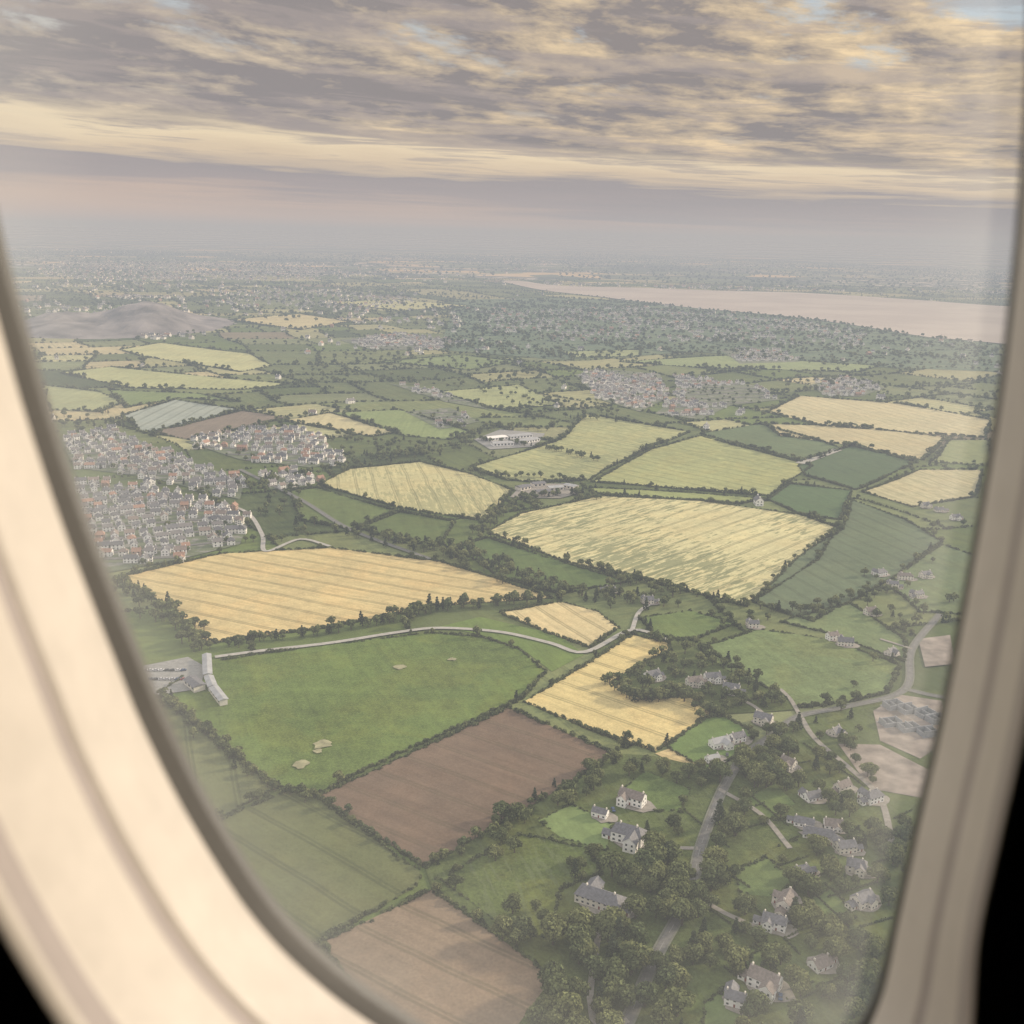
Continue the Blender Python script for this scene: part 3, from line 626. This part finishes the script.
estate([(262,475),(300,472),(325,480),(300,488),(270,490)],.5)
estate([(575,375),(610,370),(660,374),(668,398),(640,412),(600,400)],.4,46,15)
estate([(676,376),(755,386),(780,400),(730,406),(700,420),(655,414),(676,398)],.1,50,16,gaps=.45)
estate([(810,385),(850,378),(885,388),(860,397),(825,396)],.2,48,16)
estate([(390,384),(440,390),(490,410),(445,402)],.2,48,16)
estate([(405,412),(450,408),(480,422),(440,430)],.1,50,16)
estate([(340,340),(400,334),(460,341),(440,350),(370,350)],.3,50,18)
estate([(720,350),(780,350),(800,362),(740,364)],.3,60,22)
estate([(60,262),(200,262),(330,268),(320,280),(100,282),(20,275)],.3,120,36,.45,sheetz=False,hs=1.6)
estate([(200,292),(330,290),(420,300),(380,312),(240,306)],.2,95,30,.45,sheetz=False,hs=1.3)
estate([(480,312),(640,308),(860,328),(900,350),(700,342),(500,340)],.2,90,28,.4,sheetz=False,hs=1.1)
gnscatter('housing_estate',EH,ER,ES,C_H)
FH=[]
for _ in range(60):
    c_=np.array([rng.uniform(-.6,.6),1.])*rng.uniform(2800,15000); n=rng.integers(4,50); sp=rng.uniform(60,330)*(c_[1]/5000)**.5
    FH.extend(c_+rng.normal(size=(n,2))*np.array([sp*1.5,sp]))
for _ in range(160):
    y_=rng.uniform(900,6000); FH.append(np.array([rng.uniform(-.6,.6)*y_,y_]))
FH=np.array(FH)
water_px=[(498,281),(520,281),(560,286),(640,288),(720,291),(800,293),(900,299),(1010,307),(1200,318),(1200,380),(1010,345),(930,338),(850,325),(780,316),(700,309),(640,302),(590,296),(540,290)]
WP=smooth_line(np.vstack([GP(water_px),GP(water_px[:1])]),150.)
def filt(P,marg_site=True):
    P=np.asarray(P,float); k=~inpoly(P,WP)
    for nm,g,hs in FP:
        if nm in('gardens','scrub') : continue
        k&=~inpoly(P,g)
    return P[k]
FH=filt(FH); gnscatter('village_houses',FH,rng.uniform(0,6.28,len(FH)),rng.uniform(.85,1.2,len(FH))*(1+FH[:,1]/15000),C_H)
# ---------- water ----------
m_w,nt,o=mat('estuary_water'); b=B(nt); geo=b.n('ShaderNodeNewGeometry'); p=b.n('ShaderNodeBsdfPrincipled')
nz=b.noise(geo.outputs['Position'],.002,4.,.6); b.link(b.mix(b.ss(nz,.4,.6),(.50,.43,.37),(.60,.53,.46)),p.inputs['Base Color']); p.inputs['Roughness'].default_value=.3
bm=b.n('ShaderNodeBump'); bm.inputs['Strength'].default_value=.3; bm.inputs['Distance'].default_value=.5; b.link(b.noise(geo.outputs['Position'],.05,3.),bm.inputs['Height']); b.link(bm.outputs[0],p.inputs['Normal']); b.link(p.outputs[0],o.inputs[0])
me=mkmesh('estuary_water',[(*q,2.2) for q in WP[:-1]],[list(range(len(WP)-1))],[m_w])
if me.polygons[0].normal.z<0: me.flip_normals()
mkobj('estuary_water',me)
# ---------- vegetation placement ----------
def okroad(P,m=3.5):
    k=np.ones(len(P),bool)
    for l,w in ROADL: k&=dline(P,l)>w/2+m
    for (h,r) in HPOS: k&=np.linalg.norm(P-h,axis=1)>r
    return k
hN=[];hNr=[];hNs=[];hF=[];hFr=[];hFs=[];tM=[];tMs=[];tF=[];tFs=[]
def addhedge(line,size,treep=.05,gapy=.07):
    ph=random.uniform(0,6); s_acc=0
    for a,c_ in zip(line[:-1],line[1:]):
        L_=np.linalg.norm(c_-a)
        if L_<1: continue
        far=np.linalg.norm((a+c_)/2)>1500; st=8. if far else 2.5; n=max(1,int(L_/st)); an=math.atan2(*(c_-a)[::-1])
        for k in range(n):
            s_acc+=L_/n
            tall=.5+.5*math.sin(s_acc/31+ph)*math.sin(s_acc/77+ph*2)
            if random.random()<gapy+.12*(tall<.2): continue
            q=a+(c_-a)*(k+random.random()*.6)/n+rng.normal(0,.6,2); s=size*random.uniform(.75,1.25)*(.7+.9*tall)
            if far: hF.append(q);hFr.append(an+random.uniform(-.2,.2));hFs.append((s*2.2,s*1.3,s*1.25))
            else: hN.append(q);hNr.append(an+random.uniform(-.3,.3));hNs.append((s,s*.95,s*random.uniform(.7,1.1)))
            if random.random()<treep*(2.6 if far else 1)*2*tall:
                if far: tF.append(q);tFs.append(random.uniform(.55,1.05))
                else: tM.append(q);tMs.append(random.uniform(.35,.9))
for nm,g,hs in FP:
    if hs>0: addhedge(np.vstack([g,g[:1]]),hs*.78,.045 if hs<1.25 else .08)
for g in hed:
    pts=[]
    for a,c_ in zip(g[:-1],g[1:]):
        L_=np.linalg.norm(c_-a)
        st=15 if a[1]>2500 else 8 if a[1]>1200 else 3.2; n=max(1,int(L_/st))
        for k in range(n): pts.append(a+(c_-a)*(k+random.random()*.5)/n)
    if not pts: continue
    P_=filt(np.array(pts))
    if len(P_): P_=P_[~inpoly(P_,GARD)]
    dens=random.choice([.03,.1,.25,.5])
    for q in P_:
        if random.random()<.08: continue
        far=q[1]>1500; s=random.uniform(.7,1.4)
        if far: hF.append(q+rng.normal(0,1,2));hFr.append(random.uniform(0,6.28));hFs.append((s*2.2,s*1.9,s*1.4))
        else: hN.append(q+rng.normal(0,.6,2));hNr.append(random.uniform(0,6.28));hNs.append((s,s,s))
        if random.random()<dens:
            if far: tF.append(q+rng.normal(0,3,2));tFs.append(random.uniform(.5,1.15))
            else: tM.append(q+rng.normal(0,2,2));tMs.append(random.uniform(.4,.95))
def scat(pts,n_ha,smin,smax,clump=.0):
    g=GP(pts); lo,hi=g.min(0),g.max(0); n=int((hi-lo).prod()/1e4*n_ha); P_=rng.uniform(lo,hi,(n,2)); P_=P_[inpoly(P_,g)]
    if clump>0:
        f=np.sin(P_[:,0]/37+1)*np.sin(P_[:,1]/43)+np.sin(P_[:,0]/91+P_[:,1]/71)+.6*np.sin(P_[:,1]/19+P_[:,0]/23); P_=P_[f>clump-1.2]
    P_=P_[~inpoly(P_,WP)]; P_=P_[~inpoly(P_,QP)]
    for q in P_:
        s=random.uniform(smin,smax)
        if np.linalg.norm(q)>1900: tF.append(q);tFs.append(s)
        else: tM.append(q);tMs.append(s)
def belt(pts,w,per,smin,smax):
    l=smooth_line(GP(pts),10.)
    for a,c_ in zip(l[:-1],l[1:]):
        n=np.linalg.norm(c_-a)/per; n=int(n)+(random.random()<n%1)
        for _ in range(n):
            q=a+(c_-a)*random.random()+rng.normal(0,w/2,2); s=random.uniform(smin,smax)
            if np.linalg.norm(q)>1900: tF.append(q);tFs.append(s)
            else: tM.append(q);tMs.append(s)
belt([(205,650),(260,642),(330,634),(380,624),(410,618)],4,4.5,.5,.9)
belt([(410,618),(440,610),(470,608),(500,605),(540,602)],6,3.5,.7,1.2)
belt([(118,585),(150,605),(180,628),(205,652)],14,3,.6,1.1)
belt([(160,697),(215,745),(275,788),(318,800)],5,3.5,.35,.7)
belt([(350,532),(410,548),(460,556),(520,580),(570,594),(630,600)],18,2.6,.6,1.1)
belt([(480,535),(500,512),(545,497),(590,495)],10,4,.6,1.)
belt([(600,500),(560,480),(500,478),(470,470)],8,8,.5,.9)
belt([(745,606),(800,612),(850,600),(900,590)],8,6,.5,.9)
belt([(560,560),(650,584),(745,608)],5,5,.5,.9)
belt([(420,455),(380,460),(350,468),(290,478),(240,490)],22,4,.6,1.)
belt([(470,440),(540,448),(600,462)],6,5,.6,.9)
belt([(470,436),(500,427),(545,431)],8,5,.6,.9)
belt([(842,530),(800,556),(752,602)],3,12,.4,.7)
belt([(655,640),(700,650),(760,690),(800,712)],8,5,.5,.9)
belt([(610,684),(640,703),(680,698),(715,718)],7,2.8,.6,1.)
belt([(612,760),(560,790),(500,828),(430,872)],5,4.5,.35,.7)
scat([(612,680),(640,663),(672,650),(720,660),(775,695),(790,712),(760,715),(715,700),(640,700)],70,.55,1.)
scat([(590,598),(620,580),(665,585),(690,605),(640,615),(600,608)],50,.6,1.1)
scat([(700,610),(745,606),(800,615),(770,630),(720,628)],20,.5,.9)
scat([(250,490),(300,488),(300,520),(350,532),(310,540),(262,520)],35,.5,1.0)
scat([(330,440),(400,440),(470,450),(420,460),(350,466)],28,.6,1.)
scat([(200,548),(262,520),(300,545),(220,552),(120,575)],16,.5,.9)
scat([(860,575),(940,560),(960,620),(900,640),(850,610)],18,.5,.9)
scat([(800,640),(860,655),(895,672),(880,690),(820,690)],8,.4,.8)
scat([(800,715),(850,706),(905,692),(880,740),(840,745)],45,.5,.9)
scat([(290,365),(370,350),(480,352),(540,372),(500,400),(420,385),(330,392)],9,.6,1.1,clump=.4)
scat([(440,310),(560,298),(700,306),(860,325),(1000,347),(1000,372),(850,368),(700,355),(560,362),(440,352)],11,.7,1.3,clump=.8)
scat([(640,365),(860,372),(1000,385),(1000,410),(800,396),(770,384),(690,370)],7,.7,1.2,clump=.9)
scat([(0,283),(200,282),(440,285),(520,300),(440,330),(200,320),(0,310)],3,.9,1.6,clump=1.0)
scat([(520,360),(575,362),(590,400),(640,420),(560,430),(500,412)],12,.6,1.1,clump=.5)
scat([(40,410),(120,412),(150,435),(110,426),(60,440)],20,.6,1.1)
scat([(560,252),(1010,272),(1010,303),(560,280)],.8,1.4,2.4,clump=1.1)
scat([(0,250),(560,256),(500,278),(0,280)],.6,1.4,2.4,clump=1.1)
for q in ET:
    s=random.uniform(.3,.8)
    if q[1]>1900: tF.append(q);tFs.append(s)
    else: tM.append(q);tMs.append(s)
hN=np.array(hN);k=okroad(hN,.8); gnscatter('hedgerow',hN[k],np.array(hNr)[k],np.array(hNs)[k],C_BUSH)
hF=np.array(hF); k=~inpoly(hF,WP); gnscatter('distant_hedgerow',hF[k],np.array(hFr)[k],np.array(hFs)[k],C_BUSHF)
tM=np.array(tM);k=okroad(tM,1.); gnscatter('distant_trees',tM[k],rng.uniform(0,6.28,k.sum()),np.array(tMs)[k],C_MID)
tF=np.array(tF); k=~inpoly(tF,WP); gnscatter('distant_woodland',tF[k],rng.uniform(0,6.28,k.sum()),np.array(tFs)[k]*np.array(1.),C_FAR)
lawns=[g for nm,g,hs in FP if nm=='lawn']
def nscat(pts,n_ha,smin,smax,con=.1,gapf=0.):
    g=GP(pts); lo,hi=g.min(0),g.max(0); n=int((hi-lo).prod()/1e4*n_ha); P_=rng.uniform(lo,hi,(n,2)); P_=P_[inpoly(P_,g)]; P_=P_[okroad(P_,.6)]
    if gapf: P_=P_[(np.sin(P_[:,0]/17+P_[:,1]/29)+np.sin(P_[:,1]/13-P_[:,0]/23))>gapf-2]
    for l in lawns: P_=P_[~inpoly(P_,l)]
    for q in P_:
        t_=random.choice(near_trees[6:]) if random.random()<con else random.choice(near_trees[:6]); s=random.uniform(smin,smax)
        mkobj(t_[0],t_[1],None,(q[0],q[1],.3),random.uniform(0,6.28),(s*random.uniform(.9,1.2),s*random.uniform(.9,1.2),s))
nscat([(555,935),(640,915),(685,900),(665,965),(640,1020),(600,1060),(530,1060),(545,985)],150,.8,1.35)
nscat([(600,880),(640,860),(700,840),(715,790),(735,760),(775,735),(800,760),(760,800),(730,850),(715,900),(700,960),(655,1000),(650,960),(685,895),(630,905)],120,.7,1.3)
nscat([(430,872),(500,832),(530,820),(540,850),(470,905),(440,892)],26,.4,.9)
nscat([(470,915),(540,900),(570,900),(575,940),(545,978)],85,.6,1.1)
nscat([(600,765),(640,757),(720,775),(715,800),(690,800),(650,770),(612,790),(580,808),(535,822),(480,845),(480,830),(560,790)],85,.5,1.)
nscat([(612,828),(660,820),(700,830),(690,850),(650,860),(610,880),(570,880),(556,850),(600,858)],55,.5,1.)
nscat([(735,760),(800,722),(850,745),(900,800),(915,900),(895,1000),(870,1060),(640,1060),(690,960),(715,900),(735,850)],85,.45,1.05,.12,.8)
nscat([(800,860),(905,830),(915,930),(890,1030),(820,1000),(790,940)],65,.6,1.1,.12)
nscat([(670,960),(760,940),(800,1000),(800,1060),(650,1060)],75,.6,1.2,.12,.5)
nscat([(700,765),(740,745),(770,735),(800,722),(770,715),(750,728)],70,.45,.8)
nscat([(840,760),(900,800),(915,850),(860,860),(820,800)],60,.45,.95)
for _ in range(36):
    a=G(random.uniform(725,880),random.uniform(760,1010)); an=random.choice([.5,2.07])+random.uniform(-.15,.15); c_=a+np.array([math.cos(an),math.sin(an)])*random.uniform(20,45)
    n=int(np.linalg.norm(c_-a)/2.2); Q=np.array([a+(c_-a)*k/n for k in range(n)]); Q=Q[okroad(Q,1)]
    if len(Q): gnscatter('garden_hedge',Q,np.full(len(Q),an),np.stack([np.full(len(Q),.7),np.full(len(Q),.6),rng.uniform(.6,.95,len(Q))],1),C_BUSH)
# ---------- parked cars ----------
def car_mesh():
    V=[];F=[];mi=[]
    pr=[(-2.1,.3),(-2.15,.75),(-1.9,.95),(-1.35,1.0),(-.8,1.42),(.65,1.45),(1.2,.98),(2.0,.82),(2.15,.6),(2.1,.3)]
    n=len(pr)
    for s in (-.85,.85):
        for x_,z_ in pr: V.append((x_,s*(.82 if z_>1.1 else 1),z_))
    F.append(tuple(range(n-1,-1,-1)));F.append(tuple(range(n,2*n))); mi+=[0,0]
    for i in range(n):
        j=(i+1)%n; F.append((i,j,n+j,n+i)); mi.append(1 if i in (3,5) else 0)
    for x_ in (-1.3,1.3):
        for s in (-.88,.7):
            b0=len(V)
            for k in range(10):
                a=2*math.pi*k/10
                V.append((x_+.33*math.cos(a),s,.33+.33*math.sin(a)));V.append((x_+.33*math.cos(a),s+.18,.33+.33*math.sin(a)))
            for k in range(10): F.append((b0+2*k,b0+2*((k+1)%10),b0+2*((k+1)%10)+1,b0+2*k+1));mi.append(2)
            F.append(tuple(b0+2*k for k in range(10)));F.append(tuple(b0+2*k+1 for k in range(9,-1,-1)));mi+=[2,2]
    for s in (-1,1):
        b0=len(V); V.extend([(-1.1,s*.85,1.04),(.95,s*.85,1.04),(.55,s*.74,1.38),(-.7,s*.74,1.38)]); F.append((b0,b0+1,b0+2,b0+3)); mi.append(1)
    return mkmesh('car_body',V,F,[m_carp,m_glass,m_tyre],mi)
m_carp=rmat('car_paint',[(0,(.5,.5,.52)),(.3,(.05,.05,.06)),(.5,(.7,.7,.7)),(.7,(.05,.09,.2)),(.85,(.3,.03,.03))],.3); m_tyre=simple('tyre',(.03,.03,.03),.9); cm=car_mesh()
for k in range(16):
    p=G(145+ (k%8)*5.5,672+(k//8)*9); mkobj('parked_car',cm,None,(p[0],p[1],1.0),.4+random.uniform(-.05,.05))
for (a_,b_) in ((648,852),(655,850),(613,812),(590,920),(780,1000),(790,925),(745,752),(727,757),(770,732)):
    p=G(a_,b_); mkobj('parked_car',cm,None,(p[0],p[1],1.14),random.uniform(0,3))
# ---------- aircraft window ----------
def plast(name,col,rough=.45,spk=.06):
    m,nt,o=mat(name); b=B(nt); p=b.n('ShaderNodeBsdfPrincipled')
    ob=b.n('ShaderNodeTexCoord').outputs['Object']; n=b.noise(ob,60.,4.,.7); n2=b.noise(ob,7.,2.); f=b.m('MULTIPLY',b.mr(n,.3,.7,1-spk,1+spk),b.mr(n2,.3,.7,.94,1.05)); b.link(b.mix(1.,b.xyz(*col),b.xyz(f,f,f),'MULTIPLY'),p.inputs['Base Color']); p.inputs['Roughness'].default_value=rough
    bm=b.n('ShaderNodeBump'); bm.inputs['Strength'].default_value=.15; bm.inputs['Distance'].default_value=.001; b.link(b.noise(ob,400.,2.),bm.inputs['Height']); b.link(bm.outputs[0],p.inputs['Normal']); b.link(p.outputs[0],o.inputs[0]); return m
m_pl=plast('cream_plastic',(.66,.60,.545),.5); m_gk=plast('rubber_gasket',(.045,.04,.036),.6); m_wall=plast('shaded_cabin_panel',(.05,.04,.038),.8); m_cab=plast('cabin_lining',(.4,.38,.37),.8)  # cabin panel coloured near-black to stand in for the shade of the unlit wall
Lp=lambda px,py,yy:(lambda d:(d[0]*yy/d[1],yy,d[2]*yy/d[1]))(RF+RR*((px-512)/1024)-RU*((py-512)/1024))
R0=[(500,-330),(250,-310),(60,-220),(-30,-60),(-25,110),(0,238),(22,320),(48,410),(78,500),(105,572),(138,655),(165,720),(210,808),(268,898),(325,958),(395,1010),(500,1070),(640,1105),(760,1085),(835,1045),(872,1000),(893,920),(915,820),(938,720),(960,610),(980,500),(998,390),(1012,270),(1022,140),(1026,-20),(1000,-180),(900,-290),(740,-330)]
def offs(pts,left,bot,right,top):
    c=np.array([540,400.])
    P_=np.array(pts,float); T=np.roll(P_,-1,0)-np.roll(P_,1,0); Nn=np.stack([-T[:,1],T[:,0]],1); Nn/=np.linalg.norm(Nn,axis=1)[:,None]
    s=np.sign(((P_-c)*Nn).sum(1)); Nn*=s[:,None]; res=[]
    for q,nr in zip(P_,Nn):
        wl=max(0,-nr[0]);wr=max(0,nr[0]);wb=max(0,nr[1]);wt_=max(0,-nr[1]); t_=wl**2*left+wr**2*right+wb**2*bot+wt_**2*top
        res.append(q+nr*t_)
    return res
rings=[(-4,-4,-1,-3,.316,0),(6,8,1,3,.311,0),(19,21,3,15,.306,0),(23,25,5,18,.302,1),(30,33,7,22,.299,1),(56,60,20,50,.284,1),(80,84,34,74,.270,1),(88,92,36,80,.266,1),(93,97,37,83,.2655,2),(98,102,40,88,.263,2),(106,110,44,96,.258,1),(150,158,58,150,.242,1),(180,190,65,184,.232,1),(190,204,67,194,.229,2),(198,212,69,204,.226,2),(216,230,74,220,.219,1),(240,252,78,244,.2135,3),(300,320,96,260,.215,3),(700,700,500,700,.21,3)]
V=[];F=[];mi=[]; NR=0
for (l_,b_,r_,t_,dep,zz) in rings:
    o_=np.array(offs(R0,l_,b_,r_,t_)); c3=np.array([Lp(q[0],q[1],dep) for q in o_])
    n=len(c3); ring=[]
    for i in range(n):
        p0,p1,p2,p3=c3[i-1],c3[i],c3[(i+1)%n],c3[(i+2)%n]
        for k in range(6):
            t=k/6; ring.append(.5*((2*p1)+(-p0+p2)*t+(2*p0-5*p1+4*p2-p3)*t*t+(-p0+3*p1-3*p2+p3)*t**3))
    NR=len(ring); V.extend(ring)
nr=len(rings)
for j in range(nr-1):
    for i in range(NR):
        i2=(i+1)%NR; F.append((j*NR+i,j*NR+i2,(j+1)*NR+i2,(j+1)*NR+i)); mi.append({0:1,1:0,2:3,3:2}[rings[j][5]])
m_seam=plast('panel_seam',(.40,.35,.34),.6)
we=D.objects.new('aircraft_window',None); COL.objects.link(we); we.location=(0,0,ALT)
me=mkmesh('window_surround',V,F,[m_pl,m_gk,m_wall,m_seam],mi,True); mkobj('window_surround',me,we)
last=np.array(V[-NR:]); ce=last.mean(0); CV=[];CF=[];cm_=[]
for (sc_,yy) in ((1.,.2101),(3.2,.20),(3.4,-.2),(3.4,-1.4),(.05,-1.45)):
    for q in last: w_=ce+(q-ce)*sc_; CV.append((w_[0],yy,w_[2]))
for j in range(4):
    for i in range(NR): i2=(i+1)%NR; CF.append((j*NR+i,j*NR+i2,(j+1)*NR+i2,(j+1)*NR+i)); cm_.append(1 if j==0 else 0)
mkobj('cabin_lining',mkmesh('cabin_lining',CV,CF,[m_cab,m_wall],cm_,True),we)
m_p,nt,o=mat('scuffed_acrylic'); b=B(nt); ob=b.n('ShaderNodeTexCoord').outputs['Object']
at=b.n('ShaderNodeAttribute',attribute_name='edge').outputs['Fac']
ve=b.m('MULTIPLY',b.m('ADD',.06,b.m('MULTIPLY',at,.17)),b.mr(b.noise(ob,14.,4.,.6),.3,.7,.75,1.25))
tp=b.n('ShaderNodeBsdfTransparent'); tl=b.n('ShaderNodeBsdfTranslucent'); tl.inputs[0].default_value=(.85,.85,.85,1)
a2=b.n('ShaderNodeMixShader'); b.link(ve,a2.inputs[0]); b.link(tp.outputs[0],a2.inputs[1]); b.link(tl.outputs[0],a2.inputs[2]); b.link(a2.outputs[0],o.inputs[0])
r0=np.array(V[NR:2*NR]); r0[:,1]=.312; ce=r0.mean(0); fr=[0,.5,.78,.88,.95,1.02]; PV=[ce];ed=[0.]
for f_ in fr[1:]:
    for q in r0: PV.append(ce+(q-ce)*f_); ed.append(max(0,(f_-.70)/.32)**1.4)
PF=[(0,1+i,1+(i+1)%NR) for i in range(NR)]
for j in range(len(fr)-2):
    for i in range(NR): i2=(i+1)%NR; PF.append((1+j*NR+i,1+(j+1)*NR+i,1+(j+1)*NR+i2,1+j*NR+i2))
me=mkmesh('acrylic_pane',PV,PF,[m_p],None,True); a=me.attributes.new('edge','FLOAT','POINT'); a.data.foreach_set('value',np.array(ed,dtype=np.float32)); mkobj('acrylic_pane',me,we)
